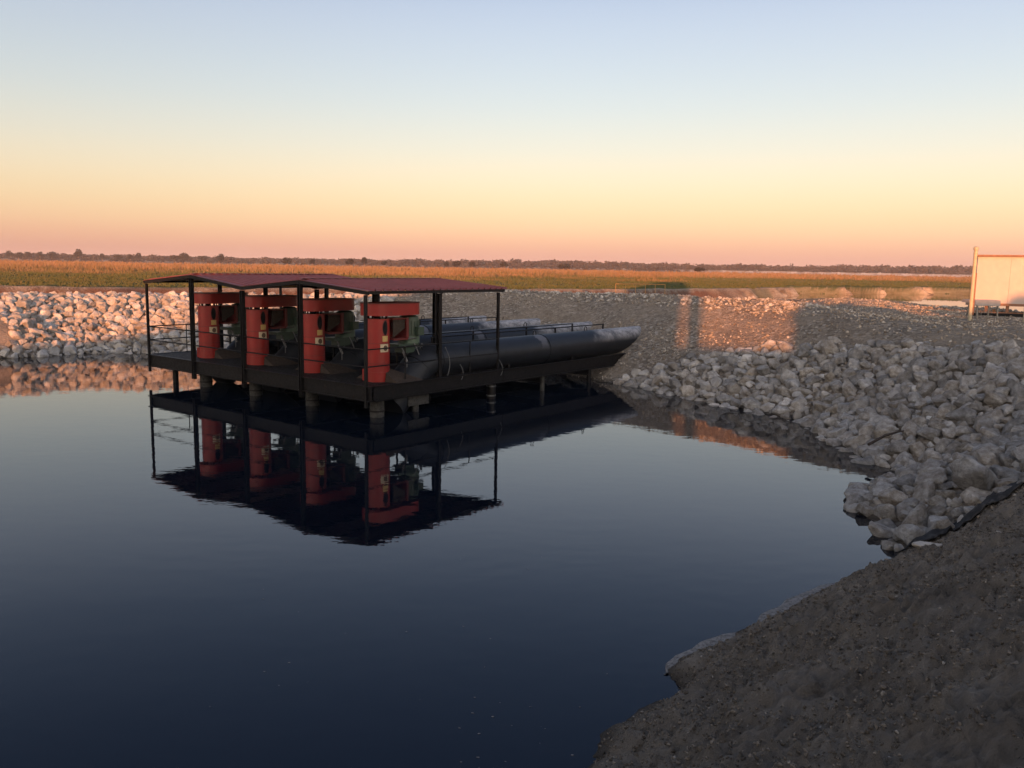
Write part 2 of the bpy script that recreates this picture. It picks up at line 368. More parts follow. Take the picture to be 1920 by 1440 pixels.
mound = np.exp(-(((X+25.0)/2.6)**2+((Y-39.3)/2.2)**2)) > .35
dirt = np.maximum(FO, mound*1.0)
bk = sstep(-26, -22, EE)*sstep(FIELD-.02, FIELD-.22, H)
onf = onf*(1-bk); ph_ = np.mod((X*.86+Y*.3+fbm(X*.06, Y*.06, 2, 11)*14)*.085, 1); gr_ = sstep(.52, .62, ph_+fbm(X*.2, Y*.2, 3, 44)*.25)*sstep(1.02, .92, ph_)
sand = bk*sstep(22, 34, X)*(1-.75*gr_); red = bk*(1-sstep(22, 34, X))*.9; onf = np.maximum(onf, bk*sstep(22, 34, X)*.75*gr_)
cols = np.stack([1-dirt, dirt, onf, np.ones_like(X)], 1).astype(np.float32)
me = ground.data; a = me.color_attributes.new('zones', 'FLOAT_COLOR', 'POINT'); a.data.foreach_set('color', cols.ravel())
for nm, val in (('fielddist', np.clip((EE+fbm(X*.012, Y*.012, 4, 43)*150)/230, 0, 1)), ('sand', sand), ('redsoil', red)):
    a = me.attributes.new(nm, 'FLOAT', 'POINT'); a.data.foreach_set('value', val.astype(np.float32))

# ------------------------------------------------------------ water
w = MB(); w.v = [(-45, -2, 0), (11.5, -2, 0), (11.5, 46, 0), (-45, 46, 0)]; w.f = [(0, 1, 2, 3)]
# keep the sheet inside the banks: the pond outline pushed out a little
cen = POND.mean(0); 
def offset(poly, dist):
    n = len(poly); A = 0
    for i in range(n): A += poly[i][0]*poly[(i+1) % n][1]-poly[(i+1) % n][0]*poly[i][1]
    s = 1 if A > 0 else -1; o = []
    for i in range(n):
        t = poly[(i+1) % n]-poly[i-1]; t = t/np.hypot(*t); o.append(poly[i]+s*dist*np.array([t[1], -t[0]]))
    return o
po = offset(POND, 1.1); w = MB(); w.v = [(p[0], p[1], 0) for p in po]; w.f = [tuple(range(len(po)))]
ow = w.build('pond_water', M['water']); tag(ow, 'still dark pond reflecting the sky and the pump platform', 'water', kind='structure')
if ow.data.polygons[0].normal.z < 0: ow.data.flip_normals()
w = MB(); path = [(-150,14),(-43,67),(0,84),(22,98),(36,106),(50,110),(100,120),(400,180)]
lo = [(-150,4),(-43,59),(0,75),(19,88),(32,105),(40,109),(45,106),(44.5,92),(41.5,78),(39.5,65),(57,46),(82,35),(120,17),(400,-45)]; hi = [(400,290),(110,180),(72,165),(50,152),(39,130),(20,110),(0,95),(-43,76),(-150,27)]
w.v = [(x, y, CANAL-.05) for x, y in lo+hi]; w.f = [tuple(range(len(w.v)))]
oc = w.build('canal_water', M['canalwater']); tag(oc, 'pale canal water behind the embankment', 'water', kind='structure')
if oc.data.polygons[0].normal.z < 0: oc.data.flip_normals()

# ------------------------------------------------------------ rocks
def ico(sub):
    import bmesh
    bm = bmesh.new(); bmesh.ops.create_icosphere(bm, subdivisions=sub, radius=1); bm.verts.ensure_lookup_table()
    V = np.array([v.co[:] for v in bm.verts]); F = np.array([[v.index for v in f.verts] for f in bm.faces]); bm.free(); return V, F
def noise3(V, s, seed):
    return (fbm(V[:, 0]*s+seed, V[:, 1]*s-seed, 3, seed)+fbm(V[:, 1]*s+5, V[:, 2]*s+seed, 3, seed+9)+fbm(V[:, 2]*s, V[:, 0]*s+seed*2, 3, seed+5))/1.5
def rock_shape(sub, seed, rough=1.0):
    V, F = ico(sub); r = np.random.default_rng(seed); V = V.copy()
    for k in range(r.integers(14, 22)):
        n = r.normal(size=3); n /= np.linalg.norm(n); d = r.uniform(.46, .8)
        e = np.maximum(0, V@n-d); V -= e[:, None]*n*.93
    V *= 1+(noise3(V, 1.3, seed)*.34+noise3(V, 3.5, seed+50)*.17*rough)[:, None]
    if sub >= 4: V *= 1+(noise3(V, 11, seed+70)*.09)[:, None]
    V *= np.array([1.25, r.uniform(.85, 1.05), r.uniform(.68, .9)])
    return V, F
def euler_m(r):
    return np.array(Matrix.Rotation(r.uniform(0, 6.28), 3, 'Z') @ Matrix.Rotation(r.normal(0, .5), 3, 'X') @ Matrix.Rotation(r.normal(0, .5), 3, 'Y'))
protos = [rock_shape(4, 100+i) for i in range(12)]
proto_me = []
for V, F in protos:
    o = npmesh('boulder', V, F, M['rock'], smooth=True); o.modifiers.clear(); proto_me.append(o.data); bpy.data.objects.remove(o)
low = [rock_shape(2, 200+i) for i in range(14)]; mid = [rock_shape(3, 230+i) for i in range(10)]; tiny = [(lambda V, F: (V*np.array([1, .9, .75]), F))(*ico(1)) for i in range(1)]
tiny = [rock_shape(1, 300+i, 1.6) for i in range(8)]

def rockzone(x, y, d, n, e):
    """1 where big riprap lies: left bank and right bank"""
    left = (x < -6+fbm(x*.5, y*.5, 2, 61)*3) & (x > -34) & (d > -.35) & (d < 7.0) & (y > 30)
    left &= ~(np.exp(-(((x+25.0)/2.0)**2+((y-39.0)/1.5)**2)) > .42)
    s = fbm(x*.7, y*.7, 3, 62)*1.6
    lim = np.interp(y, [12.5, 15, 20, 24, 28, 31, 33, 34.5], [3.4, 6.2, 5.6, 4.9, 4.2, 3.3, 1.9, 0.0])
    right = (d > -.12-.25*(y > 17)) & (x > 3.2) & (y > 13.3+.16*(x-6.2)+fbm(x, y, 2, 63)*.5) & (y < 33.3+fbm(x, y, 2, 64)) & (d > -.35) & (d < lim+s)
    return left | right, left
class Hash:
    def __init__(s, c): s.c = c; s.g = {}
    def ok(s, x, y, r, f):
        i, j = int(x//s.c), int(y//s.c)
        for a in (-1, 0, 1):
            for b in (-1, 0, 1):
                for (px, py, pr) in s.g.get((i+a, j+b), ()):
                    if (px-x)**2+(py-y)**2 < ((r+pr)*f)**2: return False
        return True
    def add(s, x, y, r): s.g.setdefault((int(x//s.c), int(y//s.c)), []).append((x, y, r))
rocks = []
hs = Hash(1.3)
def throw(n, x0, x1, y0, y1, rlo, rhi, f):
    x = rng.uniform(x0, x1, n); y = rng.uniform(y0, y1, n); h, d, nn, e, fo = terrain(x, y)
    ok, lf = rockzone(x, y, d, nn, e); r = rlo+(rhi-rlo)*rng.beta(1.3, 2.2, n)
    order = np.argsort(-r)
    for i in order:
        if ok[i] and hs.ok(x[i], y[i], r[i], f): hs.add(x[i], y[i], r[i]); rocks.append((x[i], y[i], h[i], r[i], bool(lf[i]), d[i]))
hs.add(8.15, 14.5, .46); rocks.append((8.15, 14.5, height(8.15, 14.5)+.1, .46, False, 1.5))
throw(14000, 2.8, 17, 12.8, 35, .12, .31, .70)
throw(30000, 2.8, 17, 12.8, 35, .07, .17, .68)
throw(20000, -34, -4, 36, 52, .14, .35, .68)
throw(36000, -34, -4, 36, 52, .09, .17, .66)
rocks = np.array([(*r[:4], float(r[4]), r[5]) for r in rocks])
sx_, sy_, sz_ = project(rocks[:, :3]); infr = (sx_ > -20) & (sx_ < 1940) & (sy_ < 1460) & (sz_ > 0)
size = np.where(infr, rocks[:, 3]/sz_, 0)
order = np.argsort(-size); big = set(order[:290].tolist())
# nearest boulders as things
cnt = {'w': 0, 's': 0, 'l': 0}
lab = {'rw': ('pale limestone boulder in the right bank riprap, at the waterline', 'boulders along the right waterline'),
       'rs': ('grey limestone boulder in the right bank riprap, up on the slope', 'boulders on the right bank slope'),
       'rn': ('grey limestone boulder in the near riprap corner above the dark dirt bank', 'boulders of the near riprap corner'),
       'll': ('sunlit limestone boulder in the left bank riprap across the pond', 'boulders on the sunlit left bank')}
rest = []
for i in order.tolist():
    x, y, h, r, lf, d = rocks[i]
    Rm = euler_m(rng)
    if i in big:
        k = rng.integers(len(proto_me)); o = bpy.data.objects.new('boulder', proto_me[k]); C.collection.objects.link(o)
        s = r*rng.uniform(1.0, 1.2); S = Matrix(Rm.tolist()).to_4x4() @ Matrix.Diagonal((s, s, s, 1))
        o.matrix_world = Matrix.Translation((x, y, h+.22*r)) @ S
        key = 'll' if lf else ('rw' if d < .35 else ('rn' if y < 17 else 'rs'))
        if abs(x-8.15) < 1e-6 and abs(y-14.5) < 1e-6: tag(o, 'largest boulder of the riprap, at the right edge above the black liner', 'boulder')
        else: tag(o, lab[key][0], 'boulder', lab[key][1])
    else:
        V, F = (low if sz_[i] > 34 and r < .2 else mid)[rng.integers(10)]; rest.append((V@Rm.T*r*rng.uniform(1, 1.2)+[x, y, h+.22*r], F))
def join(name, parts, mat, smooth=False, parent=None):
    off = 0; VV = []; FF = []
    for V, F in parts: VV.append(V); FF.append(F+off); off += len(V)
    return npmesh(name, np.concatenate(VV), np.concatenate(FF), mat, parent, smooth)
o = join('riprap', rest, M['rock'], False); tag(o, 'smaller broken limestone filling the stone slopes of both banks', 'riprap', kind='stuff')

# gravel stones on the embankment
def gravel(n, x0, x1, y0, y1, rlo, rhi, cond):
    x = rng.uniform(x0, x1, n); y = rng.uniform(y0, y1, n); h, d, nn, e, fo = terrain(x, y)
    zone, _ = rockzone(x, y, d, nn, e); m = cond(x, y, d, nn, e, fo, zone) ; P = []
    x, y, h = x[m], y[m], h[m]; X_, Y_, Z_ = project(np.stack([x, y, h], 1)); v = (Z_ > 1) & (X_ > -30) & (X_ < 1950) & (Y_ < 1460)
    for a, b, c in zip(x[v], y[v], h[v]):
        r = rlo+(rhi-rlo)*rng.beta(1.2, 3); V, F = tiny[rng.integers(8)]; P.append((V@euler_m(rng).T*r+[a, b, c+r*.2], F))
    return P
def stone_mat(name, st):
    m, t, b = material(name); geo = t.nodes.new('ShaderNodeNewGeometry'); c = rmp(t, geo.outputs['Random Per Island'], st)
    c = mixc(t, rmp(t, noise(t, coords(t), 9, 4), [(.4, 0.), (.7, .35)]), c, (.12, .10, .08)); t.links.new(c, b.inputs['Base Color']); b.inputs['Roughness'].default_value = .95; b.inputs['Specular IOR Level'].default_value = .15; return m
M['gravel'] = stone_mat('gravel_stones', [(0, (.16, .125, .092)), (.5, (.30, .25, .195)), (.85, (.40, .35, .29)), (1, (.52, .48, .42))])
M['cleat'] = stone_mat('crest_stones', [(0, (.17, .15, .125)), (.5, (.30, .27, .235)), (1, (.50, .47, .43))])
band = lambda x, y, d: (np.abs(d-4.75+fbm(x*.3, y*.3, 2, 77)*1.6) < .55+fbm(x*.2, y*.2, 2, 78)*1.2)
P = gravel(64000, -8, 30, 30, 75, .022, .095, lambda x, y, d, n, e, fo, z: (d > 0) & (n > -1) & (~z | (d > 3)) & (e < -12) & ~band(x, y, d) & (rng.uniform(-.35, .25, len(x)) < fbm(x*.5, y*.5, 4, 71)))
PC = gravel(26000, -34, 24, 30, 60, .06, .17, lambda x, y, d, n, e, fo, z: (d > 5.9+fbm(x*.5, y*.5, 2, 72)*.8) & (d < 8.8) & (y > 34) & (n > 0))
P += gravel(9000, 10, 45, 20, 100, .05, .2, lambda x, y, d, n, e, fo, z: (d > 6) & (n > -1) & (n < 30) & (fbm(x*.15, y*.15, 3, 73) > -.02) & (e < -12))
P += gravel(5000, 2, 18, 13, 36, .03, .1, lambda x, y, d, n, e, fo, z: (d > -.1) & (y > 13))
o = join('gravel', P, M['gravel'], False); tag(o, 'loose crushed stone strewn over the embankment', 'gravel', kind='stuff')
o = join('crest_stones', PC, M['cleat'], False); tag(o, 'pale broken stone along the embankment crest', 'stones', kind='stuff')
P = gravel(70000, .5, 10, 2.5, 14.5, .007, .032, lambda x, y, d, n, e, fo, z: (d > .02) & (fo > .5) & (fbm(x*1.5, y*1.5, 3, 75) > -.10))
clod_mat = stone_mat('clods', [(0, (.05, .041, .032)), (.6, (.13, .108, .084)), (.97, (.2, .17, .135)), (1, (.36, .33, .29))])
P += gravel(500, .5, 10, 2.5, 14.5, .02, .06, lambda x, y, d, n, e, fo, z: (d > .05) & (fo > .5) & (fbm(x*1.1, y*1.1, 3, 76) > .02))
o = join('clods', P, clod_mat, False); tag(o, 'small clods and pebbles over the dark dirt bank', 'clods', kind='stuff')

# ------------------------------------------------------------ liner and foam
def draped(name, pts, wid, mat, lift, thick, label, cat, jag=.05, step=.06):
    pts = [np.array(p, float) for p in pts]; L_ = []; 
    for a, b in zip(pts, pts[1:]):
        m = max(2, int(np.hypot(*(b-a))/step)); L_ += [a+(b-a)*k/m for k in range(m)]
    L_.append(pts[-1]); n = len(L_); V = []; nacross = 6
    for i, p in enumerate(L_):
        t = L_[min(i+3, n-1)]-L_[max(i-3, 0)]; t = t/np.hypot(*t); q = np.array([-t[1], t[0]])
        f = i/(n-1); wd = np.interp(f, [0, .15, .85, 1], [.15, 1, 1, .15])*wid
        for j in range(nacross):
            s = (j/(nacross-1)-.5); ed = (abs(s) > .45)*jag*fbm(np.array([i*.11]), np.array([j*9.1+3]), 2, 81)[0]*4
            c = p+q*(s*wd+ed); V.append((c[0], c[1]))
    V = np.array(V); h = terrain(V[:, 0], V[:, 1])[0] if lift is not None else np.zeros(len(V))
    z = h+lift+fbm(V[:, 0]*3, V[:, 1]*3, 2, 82)*.05 if lift is not None else np.full(len(V), .004+thick)
    top = np.column_stack([V, z]); bot = np.column_stack([V, z-thick]); N_ = len(V); Fs = []
    for i in range(n-1):
        for j in range(nacross-1):
            a = i*nacross+j; Fs.append((a, a+nacross, a+nacross+1, a+1)); Fs.append((a+N_, a+1+N_, a+nacross+1+N_, a+nacross+N_))
        a = i*nacross; Fs.append((a, a+N_, a+nacross+N_, a+nacross)); a += nacross-1; Fs.append((a, a+nacross, a+nacross+N_, a+N_))
    o = npmesh(name, np.concatenate([top, bot]), np.array(Fs), mat, smooth=True); return tag(o, label, cat)
M['liner'] = paint('liner', (.022, .021, .021), .35, .9, 0, 3, .3, (.06, .055, .05), .5)
M['foam'] = paint('foam', (.20, .185, .17), .35, .9, 0, 14, .6, (.06, .052, .045), .5)
draped('liner_sheet', [(6.15, 13.05), (6.7, 13.15), (7.3, 13.35), (8.1, 13.6), (9.2, 13.8)], .34, M['liner'], .10, .02, 'black liner sheet creased between the riprap and the dark dirt bank', 'liner')
draped('foam_patch', [(1.78, 9.0), (2.05, 9.42), (2.5, 9.84), (2.95, 10.2)], .20, M['foam'], None, .004, 'pale foam strip on the water, nearer the bottom of the picture', 'foam', .035)
draped('foam_patch', [(3.2, 10.42), (3.7, 10.9), (4.2, 11.4), (4.85, 11.95)], .27, M['foam'], None, .004, 'pale foam strip on the water, the one farther up the shore', 'foam', .045)
V, F = protos[3]; px_ = (6.0, 11.75); lump = npmesh('boulder', V*.19*[1.2, 1, .8]+[px_[0], px_[1], height(*px_)+.03], F, M['gravel'], smooth=True); tag(lump, 'lone brownish boulder half buried in the dark dirt bank', 'boulder')
# driftwood stick on the rocks
st = MB(); p = Vector((9.1, 20.2, height(9.1, 20.2)+.42)); st.tube([p+Vector((-.55, -.15, -.22)), p+Vector((-.1, 0, -.02)), p+Vector((.3, .1, .07)), p+Vector((.55, .1, .09))], [.035, .03, .022, .01], 6)
tag(st.build('stick', M['brown']), 'dark driftwood stick caught between boulders on the right slope', 'stick')

# ------------------------------------------------------------ platform (local x = toward the bank, local y = along the front)
ORG = (-4.1, 24.37, 0); ANG = math.atan2(.785, .62)
plat = empty('pumping_platform', ORG, ANG); tag(plat, 'black steel pump platform on piles with a maroon twin gable roof', 'platform')
st = M['steel']; U5 = [.05, 3.0, 6.0, 9.0, 12.0]; V3 = [.05, 2.95, 5.85]
m = MB(); m.box((0, -.0, .93), (5.9, 12.05, .985)); m.build('deck_plate', M['deck'], plat)
def ibeam(a, b, z0, z1, wd=.16):
    q = MB(); h = .03; a = Vector(a); b = Vector(b)
    q.bar((a.x, a.y, z1-h/2), (b.x, b.y, z1-h/2), wd, h); q.bar((a.x, a.y, z0+h/2), (b.x, b.y, z0+h/2), wd, h)
    q.bar((a.x, a.y, (z0+z1)/2), (b.x, b.y, (z0+z1)/2), .03, z1-z0-2*h); return q
for a, b in (((-.05, -.13, 0), (-.05, 12.18, 0)), ((5.98, -.13, 0), (5.98, 12.18, 0)), ((.04, 12.15, 0), (5.89, 12.15, 0)), ((.04, -.1, 0), (14.6, -.1, 0))):
    ibeam(a, b, .55, 1.0).build('edge_beam', st, plat)
for u in (1.2, 3.0, 4.3, 6.0, 7.2, 9.0, 10.3): ibeam((.05, u, 0), (14.6, u, 0), .57, .92).build('trestle_beam', st, plat)
for v in (1.6, 4.2): ibeam((v, 0, 0), (v, 12.0, 0), .6, .91, .1).build('cross_beam', st, plat)
for v in (8.2, 11.4): ibeam((v, -.05, 0), (v, 10.4, 0), .3, .56, .12).build('cross_beam', st, plat)
roofh = lambda u: float(np.interp(u, [-.12, 3.0, 6.0, 9.0, 12.17], [3.74, 3.98, 3.70, 4.02, 3.75]))
for u in U5:
    for v in V3:
        c = (u in (.05, 12.0)) and v in (.05, 5.85); s = .040 if c else .062; q = MB()
        vv = v-.0; z0 = .985
        if v == .05: vv = -.10; z0 = .36
        top = roofh(u)-.14
        if c: q.box((vv-s, u-s, z0), (vv+s, u-s+.02, top)); q.box((vv-s, u-s+.02, z0), (vv-s+.02, u+s, top)); q.box((vv-s+.02, u-s+.02, z0), (vv+s, u+s, top))
        else:
            q.box((vv-s, u-s, z0), (vv+s, u-s+.025, top)); q.box((vv-s, u+s-.025, z0), (vv+s, u+s, top)); q.box((vv-.012, u-s+.025, z0), (vv+.012, u+s-.025, top))
        if z0 > .9: q.box((vv-.13, u-.13, .986), (vv+.13, u+.13, 1.006))
        q.build('post', st, plat)
# roof sheets: ribs run down the slope
def sheet(u0, u1):
    prof = []; v = -.14
    while v < 6.05:
        prof += [(v, 0), (v+.22, 0), (v+.245, .045), (v+.275, .045)]; v += .30
    n = len(prof); V = []; us = [u0, u0+(u1-u0)*.33, u0+(u1-u0)*.66, u1]
    for th in (0, -.012):
        for u in us:
            for (pv, ph) in prof: V.append((pv, u, roofh(u)+ph+th))
    K = n*len(us); F = []
    for i in range(len(us)-1):
        for j in range(n-1):
            a = i*n+j; F.append((a, a+1, a+n+1, a+n)); F.append((K+a, K+a+n, K+a+n+1, K+a+1))
    for j in range(n-1): F.append((j, K+j, K+j+1, j+1)); a = (len(us)-1)*n+j; F.append((a, a+1, K+a+1, K+a))
    for i in range(len(us)-1): a = i*n; F.append((a, a+n, K+a+n, K+a)); a += n-1; F.append((a, K+a, K+a+n, a+n))
    q = MB(); q.v = V; q.f = F; return q
sheet(-.12, 3.0).build('roof_panel', M['roof'], plat); sheet(3.003, 6.0).build('roof_panel', M['roof'], plat)
sheet(6.003, 9.0).build('roof_panel', M['roof'], plat); sheet(9.003, 12.17).build('roof_panel', M['roof'], plat)
for v in (-.10, 2.95, 5.93):
    q = MB()
    for a, b in ((-.1, 3), (3, 6), (6, 9), (9, 12.15)): q.bar((v, a+.02, roofh(a)-.075), (v, b-.02, roofh(b)-.075), .07, .10)
    q.build('rafter', st, plat)
for u in (-.08, 1.5, 3, 4.5, 6, 7.5, 9, 10.5, 12.12):
    q = MB(); q.bar((-.14, u, roofh(u)-.045 if u not in (-.08, 12.12) else roofh(u)-.06), (6.0, u, roofh(u)-.045 if u not in (-.08, 12.12) else roofh(u)-.06), .06, .055 if u not in (-.08, 12.12) else .085); q.build('purlin', st, plat)
m = MB(); m.bar((-.13, 3, 4.025), (6.05, 3, 4.025), .26, .012); m.build('ridge_cap', M['roof'], plat)
m = MB(); m.bar((-.13, 9, 4.065), (6.05, 9, 4.065), .26, .012); m.build('ridge_cap', M['roof'], plat)
# guard rails
for z in (2.05, 1.55):
    for k in range(4):
        q = MB(); q.tube([(-.10, U5[k]+.08, z), (-.10, U5[k+1]-.08, z)], .021, 8); q.build('guard_rail', st, plat)
    for u in (.03, 12.02):
        q = MB(); q.tube([(-.05, u, z), (5.85, u, z)], .021, 8); q.build('guard_rail', st, plat)
    q = MB(); q.tube([(5.85, 12.0, z), (5.85, 10.7, z)], .021, 8); q.build('guard_rail', st, plat)
for v in (1.45, 4.4):
    for u in (.03, 12.02):
        q = MB(); q.tube([(v, u, .99), (v, u, 2.05)], .019, 8); q.build('rail_post', st, plat)
# piles
def pile(v, u, r, z1, mat, band=True, collar=0):
    q = MB(); q.tube([(v, u, -1.2), (v, u, z1)], r, 18); o = q.build('pile', mat, plat, True)
    if band:
        for z in ((.16,) if not collar else (.10, .42)):
            q = MB(); q.tube([(v, u, z), (v, u, z+.045)], r+.014, 18); q.build('band', M['galv'] if collar else st, o, True)
for u in (.30, 3.30, 6.30, 9.30): pile(.55, u, .215, .57, M['pale'])
for u in (1.7, 4.7, 7.7): pile(1.9, u, .075, .6, M['pale'], False)
pile(.35, 11.0, .10, .6, st, False)
pile(5.6, .1, .15, .6, st, True, 1); pile(2.0, .15, .11, .6, M['pale'], False); pile(8.4, .0, .085, .6, M['pale'], False)
pile(5.6, 3.1, .11, .6, st, False); pile(5.6, 6, .11, .6, st, False); pile(5.6, 9, .11, .6, st, False); pile(5.6, 11.9, .11, .6, st, False); pile(11.5, 0., .085, .6, st, False)
q = MB(); q.box((1.55, .0, .22), (2.45, .04, .56)); q.build('gusset_plate', M['pale'], plat)

# ------------------------------------------------------------ pumps
def pill(L0, r, z0, z1, n=16, x0=0):
    pts = [(x0+L0+r*math.cos(t), r*math.sin(t)) for t in np.linspace(-math.pi/2, math.pi/2, n)]
    pts += [(x0+r*math.cos(t), r*math.sin(t)) for t in np.linspace(math.pi/2, 3*math.pi/2, n)]
    return MB().prism(pts, z0, z1)
def make_pump(label):
    t = empty('pump', (0, 0, 0)); tag(t, label, 'pump', 'red pumps in a row on the platform')
    col = MB().tube([(0, 0, .30), (0, 0, 1.89)], .365, 36).build('column', M['red'], t, True)
    for z in (.02, .55, 1.15): 
        q = MB().tube([(0, 0, z+.0), (0, 0, z+.012)], .371, 36).build('seam', M['redframe'], col, True)
    MB().tube([(0, 0, .0), (0, 0, .30)], .38, 36).build('base_ring', M['red'], t, True)
    q = MB(); q.box((-.30, .24, .01), (-.10, .345, .36)); q.build('base_door', M['red'], t)
    # oval opening facing along the front to the right
    a0 = R(-93)
    def patch(half, zc, hh, r, name, mat, round_=False, parent=None, ac=a0):
        V = []; n = 12
        if round_:
            V.append((r*math.cos(ac), r*math.sin(ac), zc))
            for k in range(20):
                th = 2*math.pi*k/20; an = ac+half*math.cos(th); V.append((r*math.cos(an), r*math.sin(an), zc+hh*math.sin(th)))
            F = [(0, 1+k, 1+(k+1) % 20) for k in range(20)]
        else:
            for k in range(n+1):
                an = ac-half+2*half*k/n; V += [(r*math.cos(an), r*math.sin(an), zc-hh), (r*math.cos(an), r*math.sin(an), zc+hh)]
            F = [(2*k, 2*k+2, 2*k+3, 2*k+1) for k in range(n)]
        q = MB(); q.v = V; q.f = F; o = q.build(name, mat, parent or t); sm = o.modifiers.new('s', 'SOLIDIFY'); sm.thickness = .006; return o
    patch(.24, 1.62, .21, .369, 'opening', M['dark'], True, col); patch(.29, 1.62, .245, .3675, 'opening_rim', M['redframe'], True, col)
    patch(.27, 1.30, .085, .372, 'sticker', M['sticker'], False, col, R(-93))
    s2 = patch(.40, 1.02, .12, .372, 'sticker', M['stickerw'], False, col, R(-96)); s2['label'] = 'cream sticker with a dark round emblem'
    patch(.20, 1.02, .085, .377, 'emblem', M['emblem'], True, s2, R(-93))
    # skirt
    q = MB(); b, h = .92, .38
    q.v = [(-.05, -b, .004), (b*1.2, -b, .004), (b*1.2, b, .004), (-.05, b, .004), (.0, -.2, h), (.28, -.2, h), (.28, .2, h), (.0, .2, h)]
    q.f = [(0,3,2,1),(4,5,6,7),(0,1,5,4),(1,2,6,5),(2,3,7,6),(3,0,4,7)]; q.build('skirt_plate', M['brown'], t)
    # shaft between column and guard, bolts
    q = MB().tube([(0, 0, 1.89), (0, 0, 1.985)], .10, 14)
    q.build('coupling', M['dark'], t)
    for k in range(8):
        an = k*math.pi/4+.3; MB().tube([(.29*math.cos(an), .29*math.sin(an), 1.89), (.29*math.cos(an), .29*math.sin(an), 1.985)], .022, 8).build('bolt', M['dark'], t)
    g = pill(1.08, .50, 1.985, 2.335).build('belt_guard', M['red'], t, True)
    b2 = pill(1.08, .515, 2.335, 2.36).build('lid', M['redframe'], g, True)
    # motor mount frame
    q = MB()
    q.box((.34, -.30, 1.24), (1.0, .30, 1.28)); q.box((.34, -.30, 1.85), (1.0, .30, 1.89)); q.box((.92, -.30, 1.28), (.985, .30, 1.85))
    q.box((.35, .26, 1.28), (.92, .30, 1.85)); q.box((.9, -.33, 1.22), (1.0, -.30, 1.9)); q.box((.36, -.33, 1.22), (.9, -.30, 1.27))
    mm = q.build('motor_mount', M['redframe'], t)
    q = MB(); q.v = [(.40, -.26, 1.30), (.90, -.26, 1.58), (.90, -.26, 1.83), (.40, -.26, 1.83), (.40, -.24, 1.30), (.90, -.24, 1.58), (.90, -.24, 1.83), (.40, -.24, 1.83)]
    q.f = [(0,3,2,1),(4,5,6,7),(0,1,5,4),(1,2,6,5),(2,3,7,6),(3,0,4,7)]; q.build('gusset', M['brown'], mm)
    # motor
    mo = MB().tube([(1.33, 0, 1.30), (1.33, 0, 1.80), (1.33, 0, 1.90), (1.33, 0, 1.945), (1.33, 0, 1.96)], [.315, .315, .29, .2, .06], 28).build('motor', M['green'], t, True)
    q = MB()
    for k in range(18):
        an = 2*math.pi*k/18; q.bar((1.33+.32*math.cos(an), .32*math.sin(an), 1.36), (1.33+.32*math.cos(an), .32*math.sin(an), 1.78), .02)
    q.build('cooling_fins', M['green'], mo)
    MB().tube([(1.33, 0, 1.08), (1.33, 0, 1.30)], [.33, .33], 28).build('motor_base', M['greenlight'], t, True)
    q = MB(); q.box((.62, -.28, .98), (1.5, .25, 1.08)); q.box((.9, -.24, .80), (1.35, .2, .98)); q.build('bearing_frame', M['green'], t)
    q = MB(); q.box((1.25, -.50, 1.34), (1.5, -.345, 1.6)); q.build('terminal_box', M['green'], mo, bevel=.01)
    q = MB(); q.bar((1.62, -.30, 1.05), (1.12, -.28, .25), .045); q.build('brace', M['galv'], t)
    q = MB(); q.bar((.80, -.28, .85), (1.12, -.28, .25), .045); q.build('brace', M['greypaint'], t)
    q = MB(); q.bar((.5, -.05, .80), (1.7, -.05, .62), .05); q.bar((.5, .25, .6), (1.7, .25, .35), .04); q.bar((1.0, .2, .05), (1.0, .2, .8), .05); q.build('support_frame', st, t)
    for k, (x, y, c, mm_) in enumerate(((1.2, -.36, -.52, 'cable'), (1.45, -.3, -.55, 'steel'), (.72, -.2, -.42, 'cable'))):
        q = MB(); q.tube([(x+.12*math.sin(tt*3), y+(c-y)*math.sin(tt*2.2), 1.1-tt*1.05) for tt in np.linspace(0, 1, 10)], .016, 6); q.build('hose', M[mm_], t)
    q = MB(); q.tube([(.95, -.34, 1.25), (1.3, -.34, 1.25)], .02, 6); q.build('grease_line', M['galv'], t)
    return t
PU = [.78, 3.80, 6.80, 9.78]; PV = 1.02
def world(v, u, z): 
    c, s = math.cos(ANG), math.sin(ANG); return (ORG[0]+v*c-u*s, ORG[1]+v*s+u*c, z)
def copy_tree(o, parent=None):
    c = o.copy(); C.collection.objects.link(c); c.parent = parent
    for ch in list(o.children): copy_tree(ch, c)
    return c
names = ['red pump nearest the camera, at the right front corner of the platform', 'red pump second from the right, behind the valley post', 'red pump third from the right, between two front posts', 'red pump at the far left end of the platform row']
p0 = make_pump(names[0])
for i, u in enumerate(PU):
    p = p0 if i == 0 else copy_tree(p0); p.location = world(PV, u, .985); p.rotation_euler = (0, 0, ANG); p['label'] = names[i]

